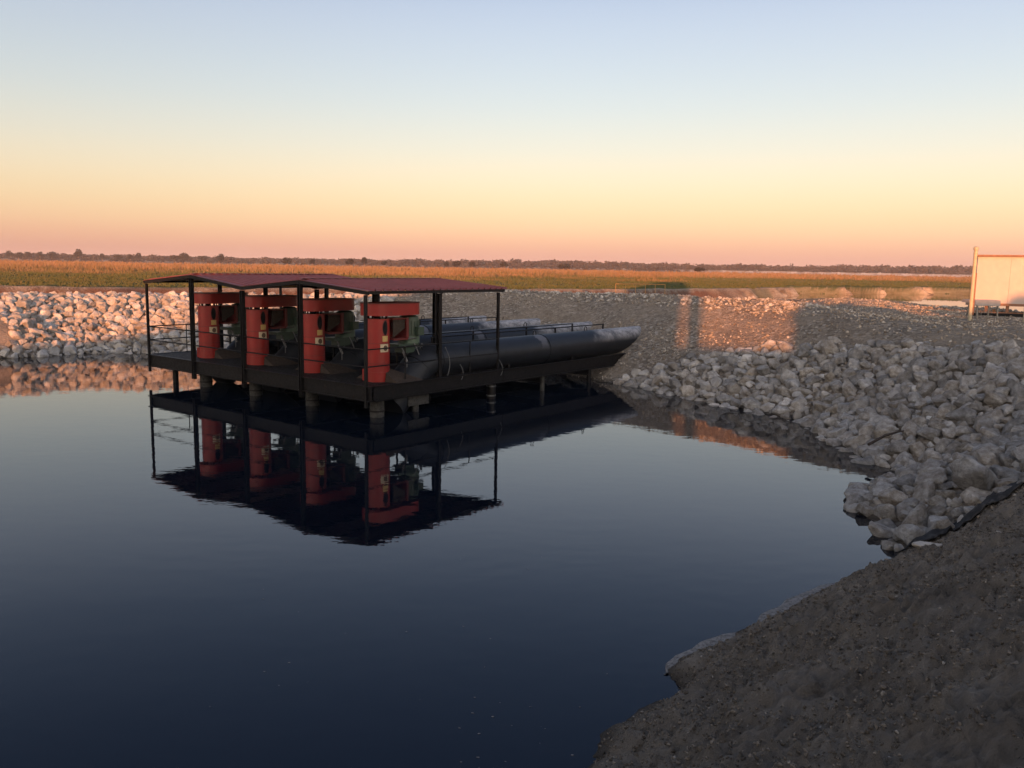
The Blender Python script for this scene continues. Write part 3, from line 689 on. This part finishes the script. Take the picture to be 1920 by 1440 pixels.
# ------------------------------------------------------------ discharge pipes
def pipe_mat():
    m, t, b = material('black_pipe'); co = coords(t); sx = t.nodes.new('ShaderNodeSeparateXYZ'); t.links.new(co, sx.inputs[0])
    base = rmp(t, noise(t, co, 2, 7, .7), [(.3, (.005, .006, .008)), (.7, (.013, .015, .02))])
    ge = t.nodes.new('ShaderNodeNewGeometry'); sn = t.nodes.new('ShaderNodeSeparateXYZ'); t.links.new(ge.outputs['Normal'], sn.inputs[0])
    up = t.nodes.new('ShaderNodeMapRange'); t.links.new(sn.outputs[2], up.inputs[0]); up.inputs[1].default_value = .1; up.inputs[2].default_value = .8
    al = t.nodes.new('ShaderNodeMapRange'); t.links.new(math_(t, 'ADD', sx.outputs[0], math_(t, 'MULTIPLY', math_(t, 'SUBTRACT', noise(t, co, 1.3, 4), .5), 5.)), al.inputs[0]); al.inputs[1].default_value = 12.2; al.inputs[2].default_value = 13.6
    # dusty clay settled on the upper side where the pipe meets the bank
    n = rmp(t, noise(t, co, 3.5, 7, .75), [(.38, .25), (.58, 1.)])
    f = math_(t, 'MULTIPLY', math_(t, 'MULTIPLY', up.outputs[0], al.outputs[0]), n)
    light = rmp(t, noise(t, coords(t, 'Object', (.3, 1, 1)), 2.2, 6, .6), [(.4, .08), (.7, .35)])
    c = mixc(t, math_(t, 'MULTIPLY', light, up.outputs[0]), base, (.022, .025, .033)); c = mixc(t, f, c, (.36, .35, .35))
    # one pale smear of clay across the joint
    s = t.nodes.new('ShaderNodeMath'); s.operation = 'ABSOLUTE'; t.links.new(math_(t, 'SUBTRACT', math_(t, 'ADD', sx.outputs[0], math_(t, 'MULTIPLY', noise(t, co, 3, 3), .6)), 8.9), s.inputs[0])
    sm = math_(t, 'MULTIPLY', math_(t, 'LESS_THAN', s.outputs[0], .2), math_(t, 'MULTIPLY', up.outputs[0], .5)); c = mixc(t, sm, c, (.18, .18, .2))
    t.links.new(c, b.inputs['Base Color']); b.inputs['Roughness'].default_value = .5; b.inputs['Specular IOR Level'].default_value = .35; bump(t, b, noise(t, co, 6, 6), .15, .02); return m
M['pipe'] = pipe_mat()
def make_pipe(label):
    t = empty('discharge_pipe'); tag(t, label, 'pipe', 'discharge pipes from the pumps to the bank')
    zc = 1.46; r = .54
    arc = [(3.05+.9*math.sin(a)-.0, 0, zc-.9+.9*math.cos(a)) for a in np.linspace(-R(40), 0, 7)]
    s0 = arc[0]; dx, dz = math.cos(R(40)), math.sin(R(40))
    body = MB().tube(arc+[(18, 0, zc)], r, 40).build('pipe_run', M['pipe'], t, True)
    MB().tube([(s0[0]-dx*1.6, 0, s0[2]-dz*1.6), (s0[0]-.0*dx, 0, s0[2])], r-.004, 40).build('riser', M['pipe'], t, True)
    for x in (3.15, 8.9): 
        MB().tube([(x, 0, zc), (x+.05, 0, zc)], r+.015, 40).build('weld_band', M['pipe'], body, True)
    for x in (8.6, 12.0):
        q = MB(); q.tube([(x+.09*math.cos(a), 0, zc+r+.05+.10*math.sin(a)) for a in np.linspace(-.5, math.pi+.5, 10)], .018, 6); q.build('lifting_lug', M['steel'], body)
    for x in (6.6, 10.5):
        q = MB(); q.box((x-.06, -.42, .99-.07), (x+.06, .42, 1.13)); q.build('saddle', M['steel'], t)
    return t
names = ['large black discharge pipe nearest the camera, running into the gravel bank', 'black discharge pipe second from the front, behind the nearest one', 'black discharge pipe third from the front', 'black discharge pipe farthest from the camera']
d0 = make_pipe(names[0])
for i, u in enumerate([.55, 3.6, 6.6, 9.6]):
    p = d0 if i == 0 else copy_tree(d0); p.location = world(0, u, 0); p.rotation_euler = (0, 0, ANG); p['label'] = names[i]
# catwalks between the pipes
def make_walk(label, L0, L1):
    t = empty('catwalk'); tag(t, label, 'catwalk', 'railed catwalks between the pipes')
    q = MB(); q.box((6.08, 1.6, .93), (L0, 2.6, .97)); q.build('grating', M['deck'], t)
    for u, L_ in ((1.6, L0), (2.6, L1)):
        q = MB(); q.tube([(4.2, u, 2.07), (L_, u, 2.07)], .022, 8); q.tube([(4.2, u, 1.55), (L_, u, 1.55)], .018, 8); q.build('hand_rail', st, t)
        for k in range(4):
            x = 4.25+(L_-4.3)*k/3; q = MB(); q.box((x-.025, u-.025, .985), (x+.025, u+.025, 2.06)); q.build('rail_post', st, t)
    return t
a = make_walk('catwalk with black handrails between the two nearest pipes', 15.0, 14.1); a.location = world(0, 0, 0); a.rotation_euler = (0, 0, ANG)
b = copy_tree(a); b['label'] = 'catwalk with black handrails between the two farthest pipes'; b.location = world(0, 6.0, 0)
# cables hanging by the side of the platform
for k, (v, u, s, lb) in enumerate([(3.05, -.02, 1.0, 'longest loop of pale cable hanging at the middle side post'), (3.75, -.02, .55, 'short pale cable end hanging behind the middle side post'), (5.7, -.04, .6, 'pale cable coil hanging at the rear corner post')]):
    q = MB(); z = 1.95 if s == 1 else 1.35
    pts = [world(v+.22*math.sin(t*2.6)*s*(1+.3*k), u-.10, z-t*.92*s) for t in np.linspace(0, 1, 14)]; q.tube(pts, .011, 6); tag(q.build('cable', M['cable']), lb, 'cable')

# ------------------------------------------------------------ shelter on the right
def shelter():
    X0, Y0 = 22.55, 42.0; t = empty('equipment_shelter', (X0, Y0, 0), R(-27)); tag(t, 'white panelled shelter raised on short legs at the right edge', 'shelter')
    for k in range(4):
        q = MB(); q.box((k*1.42+.008, 0, 3.12), (k*1.42+1.412, 2.4, 5.36)); q.build('wall_panel', M['white'], t)
    q = MB()
    for k in range(1, 4): q.box((k*1.42-.007, .012, 3.13), (k*1.42+.007, 2.3, 5.35))
    q.build('panel_seam', M['greypaint'], t)
    q = MB(); q.box((-.12, -.16, 5.362), (5.8, 2.55, 5.44)); q.build('roof_edge', M['trim'], t)
    q = MB(); q.box((-.05, -.04, 3.0), (5.8, 2.5, 3.117)); q.build('floor_beam', M['trim'], t)
    for x in (.55, 1.45, 3.0, 3.75, 5.0):
        q = MB(); q.box((x-.07, .1, 2.0), (x+.07, .24, 2.997)); q.build('leg', M['trim'], t)
    q = MB(); q.box((.1, .0-.1, 2.62), (6, .05, 2.70)); q.build('lower_beam', M['trim'], t)
shelter()
q = MB(); z0 = height(20, 38)-.3; q.prism([(20.75, 39.0), (26, 38.2), (26, 38.4), (20.75, 39.2)], z0, 2.76)
tag(q.build('retaining_wall', M['dark']), 'low dark steel wall under the white shelter', 'wall')
def pole(x, y, z1, r, lb):
    t = empty('pipe_post', (x, y, 0)); tag(t, lb, 'post', 'buff pipe posts by the shelter'); z0 = height(x, y)-.3
    MB().tube([(0, 0, z0), (0, 0, z1)], r, 20).build('shaft', M['pole'], t, True)
    MB().tube([(0, 0, z1), (0, 0, z1+.05), (0, 0, z1+.11), (0, 0, z1+.13)], [r*1.45, r*1.45, r*1.2, r*.4], 20).build('cap', M['pole'], t, True)
    MB().tube([(0, 0, z1-.16), (0, 0, z1-.12)], r*1.2, 20).build('collar', M['pole'], t, True)
    q = MB(); q.tube([(r+.03, 0, 2.9), (r+.03, 0, 4.55)], .028, 8); q.build('side_strip', M['trim'], t)  # thin brown strip standing just right of the shaft
pole(18.15, 34.0, 5.45, .070, 'tall buff steel pipe post with cap, left of the white shelter')
pole(20.60, 34.4, 4.45, .09, 'shorter steel pipe post cut by the right edge of the picture')
def stand():
    X0, Y0 = 19.55, 36.3; t = empty('service_stand', (X0, Y0, 0)); tag(t, 'grey steel service stand with thin bars in front of the white shelter', 'stand'); g = height(X0+.5, Y0)-.1
    q = MB(); q.box((0, 0, 3.18), (1.08, .8, 3.42)); q.build('top', M['greypaint'], t, bevel=.02)
    q = MB(); q.box((-.22, .1, 3.30), (0, .7, 3.42)); q.build('shelf', M['greypaint'], t)
    for x in (.14, 1.0):
        for y in (.05, .75):
            q = MB(); q.box((x-.025, y-.025, g), (x+.025, y+.025, 3.18)); q.build('leg', M['galv'], t)
    q = MB()
    for k in range(11): q.box((.2+k*.075, .40, 2.85), (.215+k*.075, .415, 3.18))
    for k in range(5): q.box((.24+k*.055, .30, g), (.25+k*.055, .31, 2.86))
    q.build('bars', M['galv'], t)
stand()
# ------------------------------------------------------------ yellow rail at the canal
t = empty('culvert_rail', (12.4, 84.0, .25), R(9)); tag(t, 'low yellow handrail at the canal edge beyond the gravel crest', 'railing'); 
q = MB(); q.tube([(-2.5, 0, 2.72), (2.5, 0, 2.72)], .04, 8); q.build('top_rail', M['yellowrail'], t)
for k in range(6):
    q = MB(); q.tube([(-2.5+k, 0, .8), (-2.5+k, 0, 2.72)], .03, 8); q.build('post', M['yellowrail'], t)

# ------------------------------------------------------------ field grass
def blades(n, sel):
    pass
nG = 60000
e_ = rng.uniform(0, 1, nG)**1.6*150; ang = rng.uniform(-.64, .64, nG); rad = np.zeros(nG)
yy = rng.uniform(55, 480, nG*3); xx = np.tan(rng.uniform(-.63, .63, nG*3))*yy; keep = rng.uniform(0, 1, nG*3) < (75/yy)**.6
xx, yy = xx[keep], yy[keep]; hh, dd, nn_, ee, ff = terrain(xx, yy); k = ee > .5+fbm(xx*.3, yy*.3, 2, 91)*3; xx, yy, hh, ee = xx[k][:nG], yy[k][:nG], hh[k][:nG], ee[k][:nG]
n = len(xx); dryp = sstep(.36, .66, (ee+fbm(xx*.012, yy*.012, 4, 43)*150)/230+fbm(xx*.03, yy*.05, 4, 92)*.7)
tall = (.18+.55*dryp)*(.6+.8*rng.uniform(0, 1, n))*(1+.8*(fbm(xx*.12, yy*.12, 3, 93) > .12)); wd = .05+.0009*yy
VV = []; FF = []; base = np.stack([xx, yy, hh-.03], 1); NB = 4
for j in range(NB):
    a_ = rng.uniform(0, 6.28, n); off = np.stack([rng.normal(0, .22, n), rng.normal(0, .22, n), np.zeros(n)], 1); dv = np.stack([np.cos(a_)*wd, np.sin(a_)*wd*.4, np.zeros(n)], 1)
    tip = np.stack([rng.normal(0, .18, n)*tall, rng.normal(0, .18, n)*tall, tall*rng.uniform(.6, 1.1, n)], 1)
    VV.append(np.stack([base+off-dv, base+off+dv, base+off+tip], 1).reshape(-1, 3))
V = np.concatenate(VV); F = np.arange(len(V)).reshape(-1, 3); o = npmesh('field_grass', V, F, M['grass']); tag(o, 'green and dry orange grass covering the flat field', 'grass', kind='stuff')
a = o.data.attributes.new('dry', 'FLOAT', 'POINT'); a.data.foreach_set('value', np.tile(np.repeat(np.clip(dryp+rng.normal(0, .12, n), 0, 1), 3), NB).astype(np.float32))

# ------------------------------------------------------------ trees
def leaf_cloud(n, cx, cz, rx, rz, size, blobs=7, seed=0):
    r = np.random.default_rng(seed); cs = []
    for k in range(blobs):
        a_ = r.uniform(0, 6.28); q = r.uniform(.15, .62); cs.append((math.cos(a_)*q*rx, math.sin(a_)*q*rx, cz+r.uniform(-.45, .5)*rz, r.uniform(.38, .6)))
    P = []
    for k in range(n):
        c = cs[r.integers(blobs)]; d = r.normal(size=3); d /= np.linalg.norm(d); q = r.uniform(.55, 1.05)
        P.append((c[0]+d[0]*rx*c[3]*q, c[1]+d[1]*rx*c[3]*q, c[2]+d[2]*rz*c[3]*q*1.1))
    P = np.array(P); a1 = r.normal(size=(n, 3)); a1 /= np.linalg.norm(a1, axis=1)[:, None]; a2 = np.cross(a1, r.normal(size=(n, 3))); a2 /= np.linalg.norm(a2, axis=1)[:, None]
    s = size*r.uniform(.6, 1.3, (n, 1)); V = np.stack([P-a1*s-a2*s*.6, P+a1*s-a2*s*.6, P+a1*s*.7+a2*s*.8, P-a1*s*.7+a2*s*.8], 1).reshape(-1, 3)
    return V, np.arange(4*n).reshape(-1, 4)
def tree_protos():
    L_ = []
    for k, (rx, rz, hgt) in enumerate([(4.6, 3.6, 10), (5.5, 4.2, 10), (3.6, 3.2, 10), (5.8, 3.0, 9)]):
        t = empty('tree'); V, F = leaf_cloud(900, 0, hgt-rz*1.05, rx, rz, .42, 8, 500+k); npmesh('crown', V, F, M['leaf'], t)
        q = MB(); q.tube([(0, 0, -.3), (.1, 0, hgt*.3), (-.1, .1, hgt*.75)], [.38, .3, .1], 7)
        for j in range(5):
            an = j*1.3; z = hgt*(.3+.07*j); q.tube([(0, 0, z), (math.cos(an)*rx*.5, math.sin(an)*rx*.5, z+hgt*.22)], [.14, .04], 5)
        q.build('trunk', M['bark'], t); L_.append(t)
    return L_
TP = tree_protos(); used = [False]*4
TL = [(25,470,14,0),(39,471,17,1),(57,472,10,2),(79,472,16,0),(101,470,20,1),(151,467,16,0),(195,475,10,2),(225,476,16,1),(247,477,14,2),(261,474,13,0),(330,478,20,3),(347,472,20,1),(383,479,18,3),
      (412,476,18,0),(539,481,18,1),(585,486,13,2),(655,485,17,0),(682,482,13,2),(718,489,12,2),(837,490,14,0),(854,487,18,1),(882,491,14,2),(941,491,18,3),(1052,493,24,1),(1304,501,20,3)]
ordw = 'first second third fourth fifth sixth seventh eighth ninth tenth eleventh twelfth thirteenth fourteenth fifteenth sixteenth seventeenth eighteenth nineteenth twentieth twenty-first twenty-second twenty-third twenty-fourth last'.split()
desc = {0: 'round crowned', 1: 'broad dense', 2: 'small narrow', 3: 'low spreading'}
for i, (px_, top, wpx, k) in enumerate(TL):
    y = 850 if px_ < 400 else (700 if px_ < 500 else 560)
    if px_ > 1200: y = 420
    x = (px_-960)/1600*y*1.0; yh = 499+.0175*(px_-960); topz = 4.5+(yh-top)*y/1600; hgt = topz-FIELD+.3
    o = TP[k] if not used[k] else copy_tree(TP[k]); used[k] = True
    rx = (4.6, 5.5, 3.6, 5.8)[k]*1.05; hg = (10, 10, 10, 9)[k]; o.location = (x, y, FIELD-.1); sxy = 1.12*wpx*y/1600/2/rx; o.scale = (sxy, sxy, hgt/hg); o.rotation_euler = (0, 0, i*1.7)
    tag(o, f'{desc[k]} tree on the field skyline, {ordw[i]} standout tree from the left', 'tree', 'trees standing out along the field skyline')
# far woods
parts = []
cl = [leaf_cloud(150, 0, 4.2, 5, 3.2, .62, 6, 700+k) for k in range(14)]
for i in range(1500):
    a_ = rng.uniform(-.72, .72); y = rng.uniform(950, 1300); x = math.tan(a_)*y; s = rng.uniform(.8, 1.25)*(1+.25*float(fbm(np.array([x*.006]), np.array([y*.002]), 3, 95)[0]*2))
    zs = s*np.interp(a_, [-.6, -.3, 0, .3, .6], [.85, .95, 1.05, 1.2, 1.35])
    V, F = cl[i % 14]; t_ = rng.uniform(0, 6.28); c_, s_ = math.cos(t_), math.sin(t_); V = V@np.array([[c_, s_, 0], [-s_, c_, 0], [0, 0, 1]])
    parts.append((V*[s*1.5, s*1.5, zs]+[x, y, FIELD-.4], F))
for i in range(500):   # low scrub at the edge of the woods
    a_ = rng.uniform(-.72, .72); y = rng.uniform(700, 950); x = math.tan(a_)*y; s = rng.uniform(.25, .5); V, F = cl[i % 14]; parts.append((V[:240]*[s*2, s*2, s]+[x, y, FIELD-.4], F[:60]))
o = join('woods', parts, M['woods']); tag(o, 'long far-off wood along the horizon', 'woods', kind='stuff')

# ------------------------------------------------------------ unseen blockers added behind the camera, outlined to fit the shade
def sil(name, pts, dist, depth, lb, cat, mat):
    """an added light blocker whose front, seen along the sun, has the outline pts = (s, height above datum)"""
    q = MB(); n = len(pts); base = np.array([0., 0.])+SD*(-dist)
    for dd_ in (0, -depth):
        for s, z in pts: p = base+SS*s+SD*dd_; q.v.append((p[0], p[1], z))
    q.f = [tuple(reversed(range(n))), tuple(n+i for i in range(n))]+[(i, (i+1) % n, n+(i+1) % n, n+i) for i in range(n)]
    return tag(q.build(name, mat), lb, cat)
dist = 14.0; k = dist*TAN
g = 1.5
sil('long_shade_blocker', [(-1.0, g), (-1.0, 8.6+k), (-14, 8.2+k), (-16.5, 7.0+k), (-18.4, 6.65+k), (-23.6, 5.7+k), (-27, 4.8+k), (-30, 4.0+k), (-40, 3.6+k), (-40, g)], dist, 6, 'grey metal shed with a long sloping top, unseen behind the camera, added for shade', 'blocker', M['blocker'])  # added blocker: sloping outline sets the shade edge on the left bank
sil('tall_shade_blocker', [(-7.6, g), (-7.6, 15), (-6.5, 19+k), (-2, 19+k), (-.60, 15), (-.60, g)], dist+7, 4, 'tall grey silo unseen behind the camera, added to shade the field', 'caster', M['blocker'])  # added blocker: tall outline throws the shade patch on the field
sil('shadebar', [(-.33, g), (-.33, 12), (.27, 12), (.27, g)], dist, .6, 'slim grey standpipe unseen behind the camera, added for its shadow stripe', 'shadebar', M['blocker'])  # added blocker: narrow outline throws the dark stripe on the embankment
sil('low_shade_blocker', [(-.95, g), (-.95, 5.3+k), (4.3, 5.3+k), (4.302, g)], dist+2, 2.5, 'low grey tank behind the camera', 'occluder', M['blocker'])  # added blocker: low outline keeps sun off the lower slope
sil('shademask', [(3.3, g), (3.4, 5.3+k), (3.75, 6.1+k), (3.65, 6.4+k), (4.3, 7.1+k), (5.3, 7.9+k), (5.5, 10.3+k), (9.6, 10.3+k), (10.2, 6.95+k), (11.3, 6.95+k), (11.4, 7.62+k), (14.4, 7.62+k), (14.9, 8.3+k), (20, 8.6+k), (20, g)], dist, 6, 'grey workshop with a stepped top, unseen behind the camera, added for shade', 'shademask', M['blocker'])  # added blocker: stepped outline cuts the lit patch and shades the right

# ------------------------------------------------------------ air
def volume(name, a, b, dens, col, lb):
    m = bpy.data.materials.new(name); m.use_nodes = True; t = m.node_tree; t.nodes.clear()
    v = t.nodes.new('ShaderNodeVolumePrincipled'); o = t.nodes.new('ShaderNodeOutputMaterial'); v.inputs['Density'].default_value = dens; v.inputs['Color'].default_value = (*col, 1); v.inputs['Anisotropy'].default_value = .0
    t.links.new(v.outputs[0], o.inputs['Volume']); q = MB(); q.box(a, b); return tag(q.build(name, m), lb, None, kind='stuff')
volume('haze', (-12100, -12100, -3), (12100, 12100, 24), .00017, (.95, .93, .95), 'thin morning air over the whole plain')
volume('mist', (150, 520, 1.0), (900, 940, 4.0), .0018, (.97, .95, .95), 'thin low mist lying at the foot of the far wood')

P = []
for k in range(46):
    px_ = rng.uniform(-3.5, 1.2) if k > 20 else rng.uniform(-.6, .9); py_ = rng.uniform(6.6, 13) if k > 20 else rng.uniform(6.9, 8.6)
    if segdist(np.array([[px_, py_]]), POND, True)[0][0] < .12 or not inside(np.array([[px_, py_]]), POND)[0]: continue
    V, F = tiny[k % 8]; P.append((V*np.array([1, .7, .25])*rng.uniform(.006, .02)+[px_, py_, .003], F))
tag(join('foam_flecks', P, M['foam']), 'tiny pale flecks floating on the near water', None, kind='stuff')
